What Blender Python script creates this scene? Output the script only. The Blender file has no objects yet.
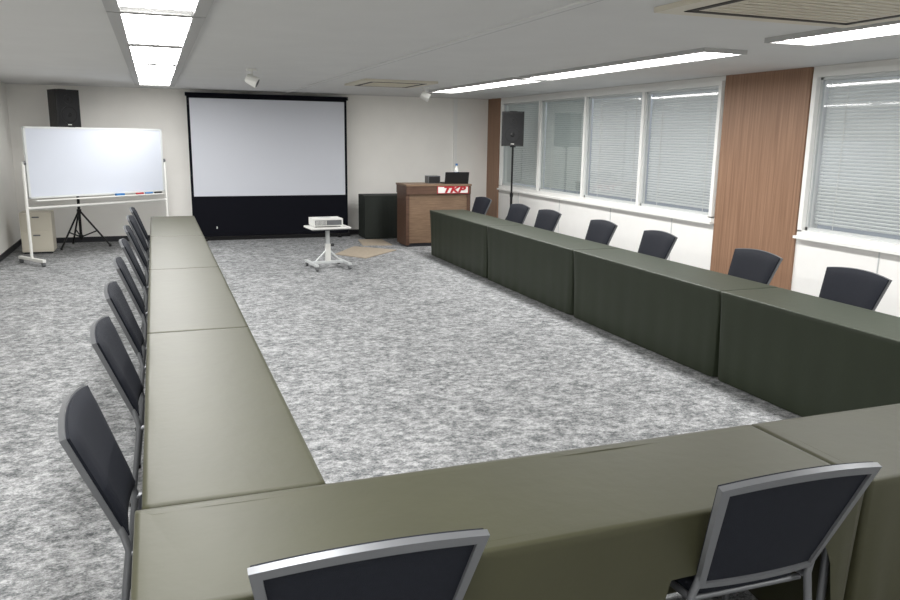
import bpy, math, random
from mathutils import Matrix, Vector
random.seed(4)
sc=bpy.context.scene
sc.view_settings.view_transform='Standard'
sc.view_settings.look='None'
sc.view_settings.exposure=0.38

# ------------------------------------------------------------ materials
def s2l(c):
    return tuple((x/255/12.92 if x/255<=.04045 else ((x/255+.055)/1.055)**2.4) for x in c)
def mat(name,rgb,rough=.5,metal=0,spec=.5,var=0,vscale=8,bump=0,bscale=60,sheen=0,vstretch=(1,1,1)):
    m=bpy.data.materials.new(name);m.use_nodes=True;nt=m.node_tree;b=nt.nodes['Principled BSDF']
    col=s2l(rgb)
    b.inputs['Base Color'].default_value=(*col,1);b.inputs['Roughness'].default_value=rough
    b.inputs['Metallic'].default_value=metal;b.inputs['Specular IOR Level'].default_value=spec
    if sheen:
        b.inputs['Sheen Weight'].default_value=sheen;b.inputs['Sheen Roughness'].default_value=.5
    tc=nt.nodes.new('ShaderNodeTexCoord');mp=nt.nodes.new('ShaderNodeMapping')
    nt.links.new(tc.outputs['Object'],mp.inputs['Vector']);mp.inputs['Scale'].default_value=vstretch
    if var:
        n=nt.nodes.new('ShaderNodeTexNoise');n.inputs['Scale'].default_value=vscale;n.inputs['Detail'].default_value=4
        nt.links.new(mp.outputs[0],n.inputs['Vector'])
        r=nt.nodes.new('ShaderNodeValToRGB')
        r.color_ramp.elements[0].position=.3;r.color_ramp.elements[1].position=.7
        r.color_ramp.elements[0].color=tuple(x*(1-var) for x in col)+(1,)
        r.color_ramp.elements[1].color=tuple(min(1,x*(1+var)) for x in col)+(1,)
        nt.links.new(n.outputs['Fac'],r.inputs[0]);nt.links.new(r.outputs[0],b.inputs['Base Color'])
    if bump:
        n=nt.nodes.new('ShaderNodeTexNoise');n.inputs['Scale'].default_value=bscale;n.inputs['Detail'].default_value=3
        nt.links.new(mp.outputs[0],n.inputs['Vector'])
        bp=nt.nodes.new('ShaderNodeBump');bp.inputs['Strength'].default_value=bump;bp.inputs['Distance'].default_value=.01
        nt.links.new(n.outputs['Fac'],bp.inputs['Height']);nt.links.new(bp.outputs[0],b.inputs['Normal'])
    return m
def emis(name,rgb,s):
    m=bpy.data.materials.new(name);m.use_nodes=True;nt=m.node_tree
    nt.nodes.remove(nt.nodes['Principled BSDF']);e=nt.nodes.new('ShaderNodeEmission')
    e.inputs[0].default_value=(*rgb,1);e.inputs[1].default_value=s
    nt.links.new(e.outputs[0],nt.nodes['Material Output'].inputs[0]);return m
M={}
M['wall']=mat('wall_paint',(245,243,238),.8,spec=.2,var=.015,vscale=3)
M['wallr']=mat('panel_paint',(240,239,236),.6,spec=.3,var=.01)
M['ceil']=mat('ceiling_paint',(216,216,215),.9,spec=.1,var=.02,vscale=2)
M['rim']=mat('light_trough_metal',(175,175,174),.6)
M['base']=mat('baseboard_vinyl',(34,34,40),.5)
M['frame']=mat('window_frame_white',(240,240,237),.4)
M['alu']=mat('alu_frame',(205,208,208),.4,metal=.2)
M['slat']=mat('blind_slat',(224,227,227),.45)
M['black']=mat('black_plastic',(15,15,17),.45,bump=.1,bscale=200)
M['black2']=mat('black_metal',(13,13,15),.35,metal=.3)
M['grille']=mat('speaker_grille',(20,21,24),.6,bump=.5,bscale=150)
M['silver']=mat('silver_metal',(118,120,123),.42,metal=.6,spec=.5)
M['pad']=mat('chair_fabric',(21,24,32),.75,spec=.22,bump=.25,bscale=400,var=.12,vscale=60)
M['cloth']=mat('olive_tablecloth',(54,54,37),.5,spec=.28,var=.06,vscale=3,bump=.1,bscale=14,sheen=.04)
M['cloth_shaded']=mat('olive_tablecloth_shaded',(38,45,30),.5,spec=.36,var=.06,vscale=3,bump=.1,bscale=14,sheen=.04)  # same olive fabric, with the right row's shade put into the base colour
M['white']=mat('white_plastic',(224,224,220),.4)
M['grey']=mat('grey_plastic',(98,100,102),.5)
M['screen']=mat('screen_fabric',(212,215,223),.85,spec=.1)
M['board']=mat('whiteboard_surface',(196,201,211),.3,spec=.4)
M['scrblack']=mat('screen_black_cloth',(18,19,26),.8,spec=.1)
M['cream']=mat('cream_metal',(218,212,196),.5)
M['mat']=mat('beige_mat',(160,148,131),.9,var=.08,vscale=20)
M['lcream']=mat('ac_panel',(206,200,184),.5)
M['dark']=mat('dark_slot',(48,44,40),.7)
M['red']=mat('red_print',(165,26,36),.5)
M['blue']=mat('blue_label',(50,110,170),.4)
M['lamp']=emis('lamp_diffuser',(1,.99,.975),20.5)
M['darkcloth']=mat('dark_green_cloth',(25,31,26),.75,var=.1)
# carpet
def carpet():
    m=bpy.data.materials.new('grey_mottled_carpet');m.use_nodes=True;nt=m.node_tree;N=nt.nodes;b=N['Principled BSDF']
    b.inputs['Roughness'].default_value=.95;b.inputs['Specular IOR Level'].default_value=.1
    tc=N.new('ShaderNodeTexCoord')
    def noise(sc_,st,det,ro=.6):
        mp=N.new('ShaderNodeMapping');mp.inputs['Scale'].default_value=st;nt.links.new(tc.outputs['Object'],mp.inputs['Vector'])
        n=N.new('ShaderNodeTexNoise');n.inputs['Scale'].default_value=sc_;n.inputs['Detail'].default_value=det;n.inputs['Roughness'].default_value=ro
        nt.links.new(mp.outputs[0],n.inputs['Vector']);return n
    a=noise(18,(.85,1.1,1),5,.8);c=noise(100,(.8,1.1,1),2,.7);d=noise(5,(1,1,1),2)
    m1=N.new('ShaderNodeMath');m1.operation='MULTIPLY_ADD';m1.inputs[1].default_value=.58
    nt.links.new(a.outputs['Fac'],m1.inputs[0])
    m2=N.new('ShaderNodeMath');m2.operation='MULTIPLY';m2.inputs[1].default_value=.30;nt.links.new(c.outputs['Fac'],m2.inputs[0])
    nt.links.new(m2.outputs[0],m1.inputs[2])
    m3=N.new('ShaderNodeMath');m3.operation='MULTIPLY_ADD';m3.inputs[1].default_value=.12;nt.links.new(d.outputs['Fac'],m3.inputs[0]);nt.links.new(m1.outputs[0],m3.inputs[2])
    r=N.new('ShaderNodeValToRGB');e=r.color_ramp.elements
    e[0].position=.39;e[0].color=(*s2l((78,80,82)),1);e[1].position=.61;e[1].color=(*s2l((182,183,184)),1)
    x=e.new(.47);x.color=(*s2l((119,121,122)),1);x=e.new(.53);x.color=(*s2l((149,150,151)),1)
    nt.links.new(m3.outputs[0],r.inputs[0]);nt.links.new(r.outputs[0],b.inputs['Base Color'])
    bp=N.new('ShaderNodeBump');bp.inputs['Strength'].default_value=.3;bp.inputs['Distance'].default_value=.01
    nt.links.new(c.outputs['Fac'],bp.inputs['Height']);nt.links.new(bp.outputs[0],b.inputs['Normal'])
    return m
M['carpet']=carpet()
def wood(name,c1,c2,st):
    m=bpy.data.materials.new(name);m.use_nodes=True;nt=m.node_tree;N=nt.nodes;b=N['Principled BSDF']
    b.inputs['Roughness'].default_value=.45;b.inputs['Specular IOR Level'].default_value=.35
    tc=N.new('ShaderNodeTexCoord');mp=N.new('ShaderNodeMapping');mp.inputs['Scale'].default_value=st
    nt.links.new(tc.outputs['Object'],mp.inputs['Vector'])
    n=N.new('ShaderNodeTexNoise');n.inputs['Scale'].default_value=3;n.inputs['Detail'].default_value=6;n.inputs['Roughness'].default_value=.65
    nt.links.new(mp.outputs[0],n.inputs['Vector'])
    r=N.new('ShaderNodeValToRGB');r.color_ramp.elements[0].position=.35;r.color_ramp.elements[1].position=.68
    r.color_ramp.elements[0].color=(*s2l(c1),1);r.color_ramp.elements[1].color=(*s2l(c2),1)
    nt.links.new(n.outputs['Fac'],r.inputs[0]);nt.links.new(r.outputs[0],b.inputs['Base Color']);return m
M['wood']=wood('wood_veneer',(130,99,78),(156,123,99),(16,16,.35))
M['wood2']=wood('podium_veneer',(110,89,72),(136,113,92),(1.2,8,14))
M['wood3']=wood('podium_dark_veneer',(78,57,46),(97,73,59),(1.2,8,14))
def glass(name,t,f=.08):
    m=bpy.data.materials.new(name);m.use_nodes=True;nt=m.node_tree;N=nt.nodes;N.remove(N['Principled BSDF'])
    tr=N.new('ShaderNodeBsdfTransparent');tr.inputs[0].default_value=(*t,1)
    g=N.new('ShaderNodeBsdfGlossy');g.inputs['Roughness'].default_value=.03;g.inputs[0].default_value=(.9,.9,.9,1)
    mx=N.new('ShaderNodeMixShader');mx.inputs[0].default_value=f;nt.links.new(tr.outputs[0],mx.inputs[1]);nt.links.new(g.outputs[0],mx.inputs[2])
    nt.links.new(mx.outputs[0],N['Material Output'].inputs[0]);return m
M['glassA']=glass('window_glass_tinted',(.78,.82,.80),.2);M['glassB']=glass('window_glass',(.95,.96,.96),.08)

# ------------------------------------------------------------ mesh builder
class MB:
    def __init__(s): s.v=[];s.f=[];s.m=[];s.sm=[];s.mats=[]
    def mi(s,k):
        if k not in s.mats: s.mats.append(k)
        return s.mats.index(k)
    def add(s,vs,fs,k,smooth=False,T=None):
        o=len(s.v)
        for p in vs:
            p=Vector(p);s.v.append(tuple(T@p if T is not None else p))
        i=s.mi(k)
        for f in fs: s.f.append([o+j for j in f]);s.m.append(i);s.sm.append(smooth)
    def box(s,x0,x1,y0,y1,z0,z1,k,T=None):
        vs=[(x0,y0,z0),(x1,y0,z0),(x1,y1,z0),(x0,y1,z0),(x0,y0,z1),(x1,y0,z1),(x1,y1,z1),(x0,y1,z1)]
        s.add(vs,[(3,2,1,0),(4,5,6,7),(0,1,5,4),(1,2,6,5),(2,3,7,6),(3,0,4,7)],k,T=T)
    def tube(s,pts,r,k,n=12,cap=True,T=None,r2=None):
        pts=[Vector(p) for p in pts];vs=[];fs=[]
        for i,p in enumerate(pts):
            d=(pts[min(i+1,len(pts)-1)]-pts[max(i-1,0)]).normalized()
            up=Vector((0,0,1)) if abs(d.z)<.9 else Vector((1,0,0))
            a=d.cross(up).normalized();b=d.cross(a).normalized()
            rr=r if r2 is None else r+(r2-r)*i/(len(pts)-1)
            for j in range(n):
                t=2*math.pi*j/n;vs.append(p+a*rr*math.cos(t)+b*rr*math.sin(t))
        for i in range(len(pts)-1):
            for j in range(n):
                fs.append((i*n+j,i*n+(j+1)%n,(i+1)*n+(j+1)%n,(i+1)*n+j))
        s.add(vs,fs,k,True,T)
        if cap:
            s.add(vs[:n],[tuple(range(n))],k,False,T);s.add(vs[-n:],[tuple(range(n))[::-1]],k,False,T)
    def prism(s,poly,z0,z1,k,T=None):
        n=len(poly);vs=[(x,y,z0) for x,y in poly]+[(x,y,z1) for x,y in poly]
        fs=[tuple(range(n))[::-1],tuple(range(n,2*n))]+[(i,(i+1)%n,n+(i+1)%n,n+i) for i in range(n)]
        s.add(vs,fs,k,T=T)
    def mesh(s,name):
        me=bpy.data.meshes.new(name);me.from_pydata(s.v,[],s.f)
        for k in s.mats: me.materials.append(M[k])
        for p,i,q in zip(me.polygons,s.m,s.sm): p.material_index=i;p.use_smooth=q
        me.update();return me
def obj(name,mb,loc=(0,0,0),rz=0,bevel=0,parent=None):
    me=mb.mesh(name) if isinstance(mb,MB) else mb
    o=bpy.data.objects.new(name,me);bpy.context.collection.objects.link(o)
    o.location=loc;o.rotation_euler=(0,0,rz)
    if bevel:
        b=o.modifiers.new('bevel','BEVEL');b.width=bevel;b.segments=2;b.limit_method='ANGLE';b.angle_limit=math.radians(50)
    if parent: o.parent=parent
    return o
def boxobj(name,x0,x1,y0,y1,z0,z1,k,bevel=0):
    cx,cy,cz=(x0+x1)/2,(y0+y1)/2,(z0+z1)/2
    mb=MB();mb.box(x0-cx,x1-cx,y0-cy,y1-cy,z0-cz,z1-cz,k);return obj(name,mb,(cx,cy,cz),bevel=bevel)

# ------------------------------------------------------------ room
XL,XR,YB,YF,C=-2.2,6.33,14.79,-3.0,2.616
boxobj('floor',XL-.3,XR+.4,YF-.3,YB+.3,-.15,0,'carpet')
boxobj('ceiling',XL-.3,XR+.4,YF-.3,YB+.3,C,C+.15,'ceil')
boxobj('wall_back',XL-.3,XR+.4,YB,YB+.2,0,C,'wall')
boxobj('wall_left',XL-.2,XL,YF,YB,0,C,'wall')
boxobj('wall_front',XL-.3,XR+.4,YF-.2,YF,0,C,'wall')
SILL,HEAD=.95,2.56
w=MB()
w.box(XR,XR+.25,YF,YB,0,SILL,'wallr')
w.box(XR,XR+.25,YF,YB,HEAD,C,'wallr')
w.box(XR,XR+.25,14.15,YB,SILL,HEAD,'wallr')
w.box(XR,XR+.25,6.42,7.76,SILL,HEAD,'wallr')
w.box(XR,XR+.25,YF,3.2,SILL,HEAD,'wallr')
obj('wall_right',w)
boxobj('trim_1',XR-.025,XR,6.44,7.74,0,C,'wood')
boxobj('trim_2',XR-.025,XR,14.22,YB,0,C,'wood')
boxobj('trim_3',XR-.025,XR,1.9,3.15,0,C,'wood')
# panel seams under the windows
k=4
for y in (13.3,11.7,10.1,8.6,5.4,4.1):
    boxobj('trim_%d'%k,XR-.006,XR,y-.006,y+.006,.08,SILL-.08,'alu');k+=1
boxobj('baseboard_back',XL,XR,YB-.012,YB,0,.09,'base')
boxobj('baseboard_left',XL,XL+.012,YF,YB-.012,0,.09,'base')
boxobj('baseboard_right',XR-.03,XR,YF,YB-.012,0,.08,'base')
# conduit on the back wall
c=MB();c.box(-.035,.035,-.04,0,0,1.95,'frame');obj('wall_conduit',c,(5.6,YB,.666))

def window(name,y0,y1,n,gm):
    mb=MB();x=XR
    # casing
    mb.box(x-.04,x+.1,y0,y1,SILL-.06,SILL+.015,'frame')
    mb.box(x-.07,x-.0,y0-.02,y1+.02,SILL-.075,SILL-.045,'frame')
    mb.box(x-.04,x+.1,y0,y1,HEAD-.05,HEAD,'frame')
    mb.box(x-.04,x+.1,y0,y0+.055,SILL,HEAD-.05,'frame');mb.box(x-.04,x+.1,y1-.055,y1,SILL,HEAD-.05,'frame')
    p=(y1-y0-.11)/n;zb,zt=SILL+.015,HEAD-.05
    for i in range(1,n):
        y=y0+.055+p*i;mb.box(x-.025,x+.08,y-.03,y+.03,zb,zt,'frame')
    for i in range(n):
        a=y0+.055+p*i+(.03 if i else 0);b=y0+.055+p*(i+1)-(.03 if i<n-1 else 0)
        # sash
        for q in ((a,a+.03,zb,zt),(b-.03,b,zb,zt),(a,b,zb,zb+.035),(a,b,zt-.03,zt)):
            mb.box(x+.012,x+.04,*q,'alu')
        mb.add([(x+.026,a,zb),(x+.026,b,zb),(x+.026,b,zt),(x+.026,a,zt)],[(0,1,2,3)],gm[i])
        # venetian blind
        ba,bb=a+.02,b-.04
        mb.box(x+.07,x+.11,ba,bb,zt-.045,zt-.0,'slat')
        z=zt-.07
        while z>zb+.05:
            # slightly cupped slat, tilted nearly shut
            mb.add([(x+.081,ba,z+.0165),(x+.081,bb,z+.0165),(x+.084,bb,z+.002),(x+.084,ba,z+.002),(x+.094,bb,z-.0135),(x+.094,ba,z-.0135)],[(0,1,2,3),(3,2,4,5)],'slat');z-=.034
        mb.box(x+.08,x+.10,ba,bb,zb+.01,zb+.028,'slat')
        for yy in (ba+.25,bb-.25): mb.tube([(x+.078,yy,zt-.05),(x+.078,yy,zb+.02)],.0025,'white',6)
    return obj(name,mb)
window('window_1',7.78,14.14,4,['glassB','glassB','glassA','glassA'])
window('window_2',3.22,6.40,2,['glassB','glassB'])

# ------------------------------------------------------------ ceiling things
def light(name,x0,x1,y0,y1,rim,div,gap=.04):
    mb=MB();h=.035
    mb.box(x0,x0+rim,y0,y1,-h,0,'rim');mb.box(x1-rim,x1,y0,y1,-h,0,'rim')
    mb.box(x0+rim,x1-rim,y0,y0+.03,-h,0,'rim');mb.box(x0+rim,x1-rim,y1-.03,y1,-h,0,'rim')
    n=div
    for i in range(n):
        a=y0+.03+(y1-y0-.06)*i/n;b=y0+.03+(y1-y0-.06)*(i+1)/n
        mb.add([(x0+rim,a+gap,-.02),(x1-rim,a+gap,-.02),(x1-rim,b-gap,-.02),(x0+rim,b-gap,-.02)],[(3,2,1,0)],'lamp')
        if i: mb.box(x0+rim,x1-rim,a-gap,a+gap,-.024,0,'rim')
    return obj(name,mb,(0,0,C))
light('ceiling_light',-.225,.355,5.42,13.35,.08,4,.12)
light('ceiling_light',-.225,.355,-2.6,5.38,.08,4,.12)  # only the far tip is in view; the rest added to light the foreground
light('ceiling_light',4.28,4.72,9.25,12.55,.03,1)
light('ceiling_light',4.28,4.72,5.55,9.1,.03,1)
light('ceiling_light',4.28,4.72,1.4,4.86,.03,1)
light('ceiling_light',4.28,4.72,-2.3,1.2,.03,1)  # unseen fixture, added out of view to light the foreground
boxobj('trim_20',2.26,2.32,YF,YB,C-.012,C,'ceil')
boxobj('trim_21',2.322,2.35,YF,YB,C-.004,C,'grey')
def ac(x0,x1,y0,y1):
    mb=MB();mb.box(x0,x1,y0,y1,-.03,0,'lcream')
    g=.12
    mb.box(x0+g,x1-g,y1-g-.05,y1-g,-.034,-.028,'dark');mb.box(x0+g,x1-g,y0+g,y0+g+.05,-.034,-.028,'dark')
    mb.box(x0+g,x0+g+.05,y0+g,y1-g,-.034,-.028,'dark');mb.box(x1-g-.05,x1-g,y0+g,y1-g,-.034,-.028,'dark')
    for i in range(12):
        y=y0+g+.1+(y1-y0-2*g-.2)*i/11;mb.box(x0+g+.1,x1-g-.1,y-.008,y+.008,-.036,-.03,'lcream')
    return obj('ceiling_air_conditioner',mb,(0,0,C),bevel=.004)
ac(2.75,4.2,2.75,4.05);ac(2.68,3.72,10.5,11.7)
def spot(x,y,a):
    mb=MB();mb.tube([(0,0,0),(0,0,-.025)],.06,'white',20);mb.tube([(0,0,-.02),(0,0,-.10)],.012,'white')
    d=Vector((math.cos(a),math.sin(a),-.5)).normalized();o=Vector((0,0,-.13))
    mb.tube([o-d*.07,o-d*.05,o+d*.07],.045,'white',16,r2=.065);mb.tube([o+d*.069,o+d*.073],.05,'grey',16)
    return obj('ceiling_spotlight',mb,(x,y,C))
spot(1.12,9.7,-.3);spot(4.0,11.9,-.3)

# ------------------------------------------------------------ chairs
def chair_mesh():
    mb=MB()
    def P(u,v,off):
        hw=.228+.072*v;z=.46+v*(.42+.028*(1-u*u))
        y=(.88-z)*.38-.016*(1-u*u)
        return (u*hw,y+off*.935,z+off*.355)
    def patch(u0,u1,v0,v1,nu,nv,fo,bo,k,pill=0):
        vs=[];fs=[]
        for side in (0,1):
            for i in range(nu+1):
                for j in range(nv+1):
                    a=i/nu;b=j/nv
                    o=fo if side==0 else bo
                    if pill:
                        e=min(1,min(a,1-a)*7)*min(1,min(b,1-b)*7);e=math.sqrt(max(e,0))
                        o=o*(.45+.55*e) if side==0 else o
                    vs.append(P(u0+(u1-u0)*a,v0+(v1-v0)*b,o))
        n=(nu+1)*(nv+1);q=lambda i,j:i*(nv+1)+j
        for i in range(nu):
            for j in range(nv):
                fs.append((q(i,j),q(i,j+1),q(i+1,j+1),q(i+1,j)));fs.append((n+q(i,j),n+q(i+1,j),n+q(i+1,j+1),n+q(i,j+1)))
        mb.add(vs,fs,k,True)
        es=[]
        for i in range(nu): es+= [(q(i,0),q(i+1,0),n+q(i+1,0),n+q(i,0)),(q(i+1,nv),q(i,nv),n+q(i,nv),n+q(i+1,nv))]
        for j in range(nv): es+= [(q(0,j+1),q(0,j),n+q(0,j),n+q(0,j+1)),(q(nu,j),q(nu,j+1),n+q(nu,j+1),n+q(nu,j))]
        mb.add(vs,es,k,False)
    F,B=.005,-.016
    patch(-1,-.905,0,1,2,14,F,B,'silver');patch(.905,1,0,1,2,14,F,B,'silver')
    patch(-.905,.905,.935,1,18,2,F,B,'silver');patch(-.905,.905,0,.05,18,1,F,B,'silver')
    patch(-.98,.98,.02,.985,20,18,.034,-.006,'pad',1)
    # seat cushion
    pts=[];n=40
    for i in range(n):
        t=2*math.pi*i/n;c,s_=math.cos(t),math.sin(t)
        pts.append((.235*math.copysign(abs(c)**.35,c),.38+.20*math.copysign(abs(s_)**.35,s_)))
    vs=[];fs=[]
    for z,sc_ in ((.395,.93),(.405,1),(.435,1),(.45,.95),(.455,.8)):
        for x,y in pts: vs.append((x*sc_,.38+(y-.38)*sc_,z))
    for r in range(4):
        for i in range(n): fs.append((r*n+i,r*n+(i+1)%n,(r+1)*n+(i+1)%n,(r+1)*n+i))
    fs.append(tuple(range(4*n,5*n)));fs.append(tuple(range(n))[::-1]);mb.add(vs,fs,'pad',True)
    for sx in (-1,1):
        # rear leg runs up into the back frame, side rail, front leg
        mb.tube([(sx*.222,.14,.51),(sx*.235,.165,.42),(sx*.245,.11,.012)],.014,'silver')
        mb.tube([(sx*.235,.165,.41),(sx*.235,.50,.39),(sx*.24,.54,.35),(sx*.245,.57,.012)],.013,'silver')
        mb.tube([(sx*.245,.11,0),(sx*.245,.11,.02)],.018,'black',10);mb.tube([(sx*.245,.57,0),(sx*.245,.57,.02)],.018,'black',10)
    mb.tube([(-.235,.49,.385),(.235,.49,.385)],.011,'silver');mb.tube([(-.235,.2,.385),(.235,.2,.385)],.011,'silver')
    return mb.mesh('conference_chair')
CH=chair_mesh()
def chair(x,y,rz):
    o=obj('conference_chair',CH,(x,y,0),rz+math.radians(random.uniform(-2,2)));return o
near=[.445,1.78,3.35]
left=[2.99,4.26,5.36,6.5,7.68,8.82,9.95,11.05]
right=[4.48,5.57,7.05,8.2,9.6,10.55,11.95]
for x in near: chair(x,1.69,0)
for i,y in enumerate(left): chair(-.325 if i==0 else -.31,y,-math.pi/2)
for y in right: chair(5.05,y,math.pi/2)

# ------------------------------------------------------------ cloth-draped tables
def table(x0,x1,y0,y1,open_side=None,seats=(),ck='cloth'):
    x0+=.004;x1-=.004;y0+=.004;y1-=.004
    H=.72;ph=random.uniform(0,6)
    segs=[((x0,y0),(x1,y0),(0,-1)),((x1,y0),(x1,y1),(1,0)),((x1,y1),(x0,y1),(0,1)),((x0,y1),(x0,y0),(-1,0))]
    names=['S','E','N','W'];per=[]
    for (a,b,nn),nm in zip(segs,names):
        L=math.hypot(b[0]-a[0],b[1]-a[1]);n=max(8,int(L/.03))
        for i in range(n):
            t=i/n;x=a[0]+(b[0]-a[0])*t;y=a[1]+(b[1]-a[1])*t
            dc=min(t,1-t)*L
            nx,ny=nn
            if i==0:
                pn=segs[(names.index(nm)-1)%4][2];nx,ny=(nn[0]+pn[0])*.7,(nn[1]+pn[1])*.7
            hem=.012
            if nm==open_side:
                cc=x if nm in 'SN' else y
                for s_ in seats:
                    d=abs(cc-s_)
                    if d<.42: hem=max(hem,.50 if d<.32 else .012+(.488)*(.5+.5*math.cos((d-.32)/.10*math.pi)))
            # vertical creases, gathered at the corners
            f=.5+.5*math.sin(i*.55+ph)*math.sin(i*.21+ph*2)
            g=math.exp(-dc/.12)
            f2=.5+.5*math.cos(dc/.03)
            per.append((x,y,nx,ny,hem,.009*f,.034*g*f2))
    n=len(per);rings=[(.05,0,0),(.02,0,0),(.004,-.001,0),(0,-.008,0)]
    vs=[];fs=[]
    cx,cy=(x0+x1)/2,(y0+y1)/2
    for ins,dz,_ in rings:
        for x,y,nx,ny,h,f,g in per:
            xx=min(max(x,x0+ins),x1-ins);yy=min(max(y,y0+ins),y1-ins)
            vs.append((xx,yy,H+dz+(.0015*math.sin(x*9+ph)*math.sin(y*7) if dz==0 else 0)))
    D=[.04,.1,.2,.32,.45,.58,.7,.82,.92,1]
    for d in D:
        for x,y,nx,ny,h,f,g in per:
            z=H-.008-(H-.008-h)*d;dd=(H-z)/H
            k_=(f+g)*dd**.7
            vs.append((x-nx*k_,y-ny*k_,z))
    R=len(rings)+len(D)
    for r in range(R-1):
        for i in range(n): fs.append((r*n+i,r*n+(i+1)%n,(r+1)*n+(i+1)%n,(r+1)*n+i)[::-1])
    fs.append(tuple(range(n)))
    mb=MB();mb.add([(x-cx,y-cy,z) for x,y,z in vs],fs,ck,True)
    # table underneath
    mb.box(x0-cx+.03,x1-cx-.03,y0-cy+.03,y1-cy-.03,.69,.712,'grey')
    for px in (x0+.07,x1-.07):
        for py in (y0+.07,y1-.07): mb.tube([(px-cx,py-cy,0),(px-cx,py-cy,.69)],.015,'silver',10)
    return obj('draped_conference_table',mb,(cx,cy,0))
XL0,XL1,XR0,XR1=-.107,.482,4.07,4.66;YN0,YN,L=1.845,2.437,2.317
for i in range(4): table(XL0,XL1,YN+i*L,YN+(i+1)*L,'W',[y for y in left])
ys=[2.50,4.86,7.19,9.52,11.85]
for a,b in zip(ys[:-1],ys[1:]): table(XR0,XR1,a,b,'E',right,'cloth_shaded')
table(XL0-.02,2.25,YN0,YN,'S',near);table(2.25,4.62,YN0,YN,'S',near)

# side table with dark cloth by the back wall
def box_cloth(name,x0,x1,y0,y1,h,k):
    cx,cy=(x0+x1)/2,(y0+y1)/2;mb=MB();n=120;vs=[];fs=[];per=[]
    for i in range(n):
        t=i/n*4;s_=int(t);u=t-s_
        p=[(x0+(x1-x0)*u,y0,0,-1),(x1,y0+(y1-y0)*u,1,0),(x1-(x1-x0)*u,y1,0,1),(x0,y1-(y1-y0)*u,-1,0)][s_];per.append(p)
    for z,a in ((h,0),(h-.01,0.0),(h*.5,.012),(.01,.022)):
        for i,(x,y,nx,ny) in enumerate(per):
            q=a*(.5+.5*math.sin(i*1.1));vs.append((x-nx*q-cx,y-ny*q-cy,z))
    for r in range(3):
        for i in range(n): fs.append((r*n+i,(r+1)*n+i,(r+1)*n+(i+1)%n,r*n+(i+1)%n))
    fs.append(tuple(range(n)));mb.add(vs,fs,k,False);return obj(name,mb,(cx,cy,0))
box_cloth('draped_side_table',3.55,5.5,13.95,14.45,.80,'darkcloth')

# ------------------------------------------------------------ projection screen
mb=MB()
mb.box(-1.42,1.42,-.05,.03,2.50,2.56,'scrblack')
mb.box(-1.40,1.40,-.004,.0,.06,2.50,'scrblack')
mb.box(-1.355,1.355,-.010,-.005,.78,2.47,'screen')
mb.box(-1.42,1.42,-.08,.04,.0,.07,'black2')
for sx in (-1,1):
    mb.box(sx*1.2-.03,sx*1.2+.03,-.2,.1,0,.03,'black2')
mb.tube([(-.0,.02,.05),(0,.02,2.5)],.015,'black2')
mb.box(-1.0,-.98,-.012,-.006,.2,.24,'white')
obj('projection_screen',mb,(1.965,14.55,0))

# ------------------------------------------------------------ whiteboard
mb=MB();hw=1.10
mb.box(-hw,hw,-.012,.012,.955,1.915,'board')
for q in ((-hw-.015,hw+.015,1.905,1.93),(-hw-.015,hw+.015,.935,.96)): mb.box(q[0],q[1],-.02,.02,q[2],q[3],'alu')
for sx in (-1,1):
    mb.box(sx*hw-.015,sx*hw+.015,-.02,.02,.935,1.93,'alu')
    X=sx*(hw+.05)
    mb.tube([(X,0,.06),(X,0,1.45)],.02,'white',12)
    mb.tube([(X-.03*sx,0,1.43),(X,0,1.43)],.03,'grey',12)
    mb.box(X-.025,X+.025,-.32,.32,.06,.10,'white')
    for sy in (-1,1):
        mb.tube([(X-.018,sy*.29,.03),(X+.018,sy*.29,.03)],.03,'grey',14);mb.tube([(X,sy*.29,.03),(X,sy*.29,.07)],.012,'grey',8)
mb.tube([(-hw-.05,0,.80),(hw+.05,0,.80)],.02,'white',10)
mb.box(-hw+.05,hw-.05,-.09,-.02,.90,.912,'white')
mb.box(-hw+.05,hw-.05,-.092,-.085,.90,.915,'white')
for i,kx in enumerate(('red','blue','black')): mb.tube([(.55+i*.17,-.06,.927),(.68+i*.17,-.06,.927)],.014,kx,8)
mb.box(.2,.34,-.08,-.035,.912,.945,'blue')
obj('whiteboard',mb,(-.79,13.06,0),math.atan2(1.28,1.78))

# cream cabinet beneath
mb=MB();mb.box(-.22,.22,-.2,.2,.03,.64,'cream');mb.box(-.2,.2,-.208,-.2,.06,.34,'cream');mb.box(-.2,.2,-.208,-.2,.36,.62,'cream')
mb.box(-.05,.05,-.22,-.208,.28,.30,'grey');mb.box(-.05,.05,-.22,-.208,.56,.58,'grey');mb.box(-.2,.2,-.18,.18,0,.03,'base')
obj('storage_cabinet',mb,(-1.78,13.70,0),bevel=.006)

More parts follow.
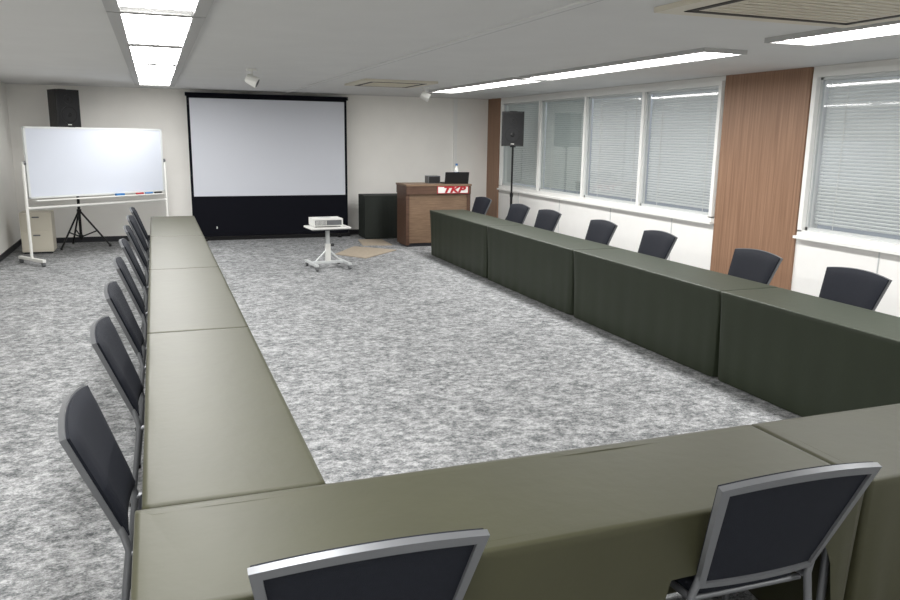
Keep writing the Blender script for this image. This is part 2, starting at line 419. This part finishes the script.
# ------------------------------------------------------------ PA speakers and stands
def speaker(x,y,z,rz):
    mb=MB();H=.58
    poly=[(-.19,-.17),(.19,-.17),(.15,.17),(-.15,.17)]
    mb.prism(poly,0,H,'black')
    mb.box(-.17,.17,-.18,-.168,.03,H-.03,'grille')
    for r,zz in ((.13,.19),(.07,.43)):
        mb.tube([(0,-.178,zz),(0,-.188,zz)],r,'black2',28);mb.tube([(0,-.187,zz),(0,-.191,zz)],r*.85,'grille',28)
        mb.tube([(0,-.190,zz),(0,-.196,zz)],r*.3,'black2',20,r2=r*.15)
    mb.box(-.06,.06,-.02,.02,H,H+.012,'black2')
    mb.box(-.03,.03,-.186,-.178,.03,.045,'white')
    return obj('pa_speaker',mb,(x,y,z),rz,bevel=.012)
def stand(x,y,h,a,r):
    mb=MB();mb.tube([(0,0,.12),(0,0,.9)],.022,'black2');mb.tube([(0,0,.88),(0,0,h)],.017,'black2')
    mb.tube([(0,0,.55),(0,0,.62)],.035,'black2');mb.tube([(0,0,.14),(0,0,.2)],.035,'black2');mb.tube([(0,0,.86),(0,0,.92)],.03,'black2')
    mb.tube([(0,0,h-.02),(0,0,h)],.05,'black2')
    for i in range(3):
        t=a+i*2*math.pi/3;c,s_=math.cos(t),math.sin(t)
        mb.tube([(.02*c,.02*s_,.58),(r*c,r*s_,.02)],.015,'black2',8);mb.tube([(.02*c,.02*s_,.17),(r*.55*c,r*.55*s_,.26)],.011,'black2',8)
        mb.tube([(r*c,r*s_,0),(r*c,r*s_,.035)],.02,'black',10)
    return obj('speaker_stand',mb,(x,y,0))
stand(-1.22,14.2,1.94,math.radians(-8),.44);speaker(-1.33,14.2,1.94,math.radians(32))
stand(5.83,12.55,1.73,math.radians(60),.36);speaker(5.83,12.55,1.73,math.radians(-28))

# ------------------------------------------------------------ projector and cart
mb=MB()
mb.box(-.29,.29,-.2,.2,.575,.60,'white');mb.box(-.27,.27,-.18,.18,.56,.575,'grey')
mb.box(-.035,.035,-.03,.03,.1,.35,'white');mb.box(-.026,.026,-.022,.022,.35,.56,'alu')
mb.tube([(.035,0,.33),(.09,0,.33)],.02,'black',12)
for sx in (-1,1):
    mb.box(sx*.24-.025,sx*.24+.025,-.27,.27,.06,.095,'alu')
    for sy in (-1,1):
        mb.tube([(sx*.24-.015,sy*.25,.03),(sx*.24+.015,sy*.25,.03)],.03,'grey',14);mb.tube([(sx*.24,sy*.25,.03),(sx*.24,sy*.25,.065)],.01,'grey',8)
mb.box(-.24,.24,-.035,.035,.065,.10,'alu')
for sx in (-1,1): mb.tube([(sx*.18,0,.1),(0,0,.28)],.012,'alu',8)
obj('projector_cart',mb,(2.25,11.02,0),math.radians(6),bevel=.004)
mb=MB();mb.box(-.21,.21,-.15,.15,.015,.12,'white');mb.box(-.19,.19,-.155,-.15,.03,.1,'grey')
for i in range(9): mb.box(-.18+i*.018,-.172+i*.018,-.158,-.154,.035,.095,'white')
mb.tube([(.1,.15,.07),(.1,.19,.07)],.042,'grey',20);mb.tube([(.1,.189,.07),(.1,.194,.07)],.032,'black',20)
mb.box(-.1,.06,-.06,.06,.12,.126,'alu')
for sx in (-1,1):
    for sy in (-1,1): mb.tube([(sx*.17,sy*.11,0),(sx*.17,sy*.11,.02)],.014,'grey',10)
obj('projector',mb,(2.23,11.03,.60),math.radians(3),bevel=.012)

# ------------------------------------------------------------ podium
mb=MB()
mb.box(-.57,.57,.04,.55,.06,.90,'wood2');mb.box(-.56,.56,.06,.53,0,.06,'base')
mb.box(-.59,.59,0,.6,.90,1.04,'wood3');mb.box(-.60,.60,-.01,.61,1.04,1.07,'wood2')
mb.box(-.59,-.53,.02,.56,.03,.90,'wood3');mb.box(.53,.59,.02,.56,.03,.90,'wood3')
mb.box(-.04,.54,-.012,0,.91,1.035,'red');mb.box(-.025,.525,-.014,-.011,.92,1.025,'white')
obj('podium',mb,(4.56,12.76,0),bevel=.006)
cu=bpy.data.curves.new('logo_text','FONT');cu.body='TKP';cu.size=.14;cu.extrude=.003;cu.align_x='CENTER';cu.align_y='CENTER';cu.offset=.006;cu.shear=.3
to=bpy.data.objects.new('sign_lettering',cu);bpy.context.collection.objects.link(to);cu.materials.append(M['red'])
to.rotation_euler=(math.pi/2,0,0);to.scale=(1.6,1,1)
to.parent=bpy.data.objects['podium'];to.location=(.25,-.018,.973)
# laptop on podium
mb=MB();mb.box(-.22,.22,-.12,.16,0,.02,'black');
T=Matrix.Translation((0,-.12,.015))@Matrix.Rotation(math.radians(12),4,'X')
mb.box(-.22,.22,0,.012,0,.19,'black',T);mb.box(-.205,.205,.012,.014,.015,.175,'blue',T)
obj('laptop_computer',mb,(4.92,12.99,1.07),bevel=.003)
mb=MB();mb.box(-.11,.11,-.1,.1,0,.13,'grey');mb.box(-.10,.10,-.105,-.1,.01,.12,'black')
obj('audio_mixer',mb,(4.56,13.12,1.07),bevel=.004)
mb=MB();mb.tube([(0,0,0),(0,0,.22)],.045,'white',18);mb.tube([(0,0,.22),(0,0,.28)],.045,'white',18,r2=.018);mb.tube([(0,0,.28),(0,0,.31)],.018,'white',14)
mb.tube([(0,0,.10),(0,0,.19)],.046,'blue',18,cap=False);mb.tube([(0,0,.30),(0,0,.335)],.021,'blue',14)
obj('water_bottle',mb,(5.06,13.25,1.07))
# floor mats
mb=MB();mb.prism([(2.62,12.25),(2.98,11.7),(3.70,12.45),(3.12,13.05)],0,.012,'mat');obj('floor_mat',mb)
mb=MB();mb.prism([(3.3,13.15),(3.8,13.05),(3.83,13.85),(3.4,13.9)],0,.012,'mat');obj('floor_mat',mb)

# ------------------------------------------------------------ world + camera
wd=bpy.data.worlds.new('World');sc.world=wd;wd.use_nodes=True
wd.node_tree.nodes['Background'].inputs[0].default_value=(.75,.82,.9,1);wd.node_tree.nodes['Background'].inputs[1].default_value=.35
R=[[0.93722,-0.34847,0.01396],[-0.05833,-0.19611,-0.97885],[0.34383,0.91658,-0.20412]]
cam=bpy.data.cameras.new('Camera');co=bpy.data.objects.new('Camera',cam);bpy.context.collection.objects.link(co)
cam.sensor_width=36;cam.lens=780.54*36/900;cam.clip_start=.05
mm=Matrix.Identity(4)
for i in range(3):
    mm[i][0]=R[0][i];mm[i][1]=-R[1][i];mm[i][2]=-R[2][i]
mm[2][3]=1.8658
co.matrix_world=mm;sc.camera=co
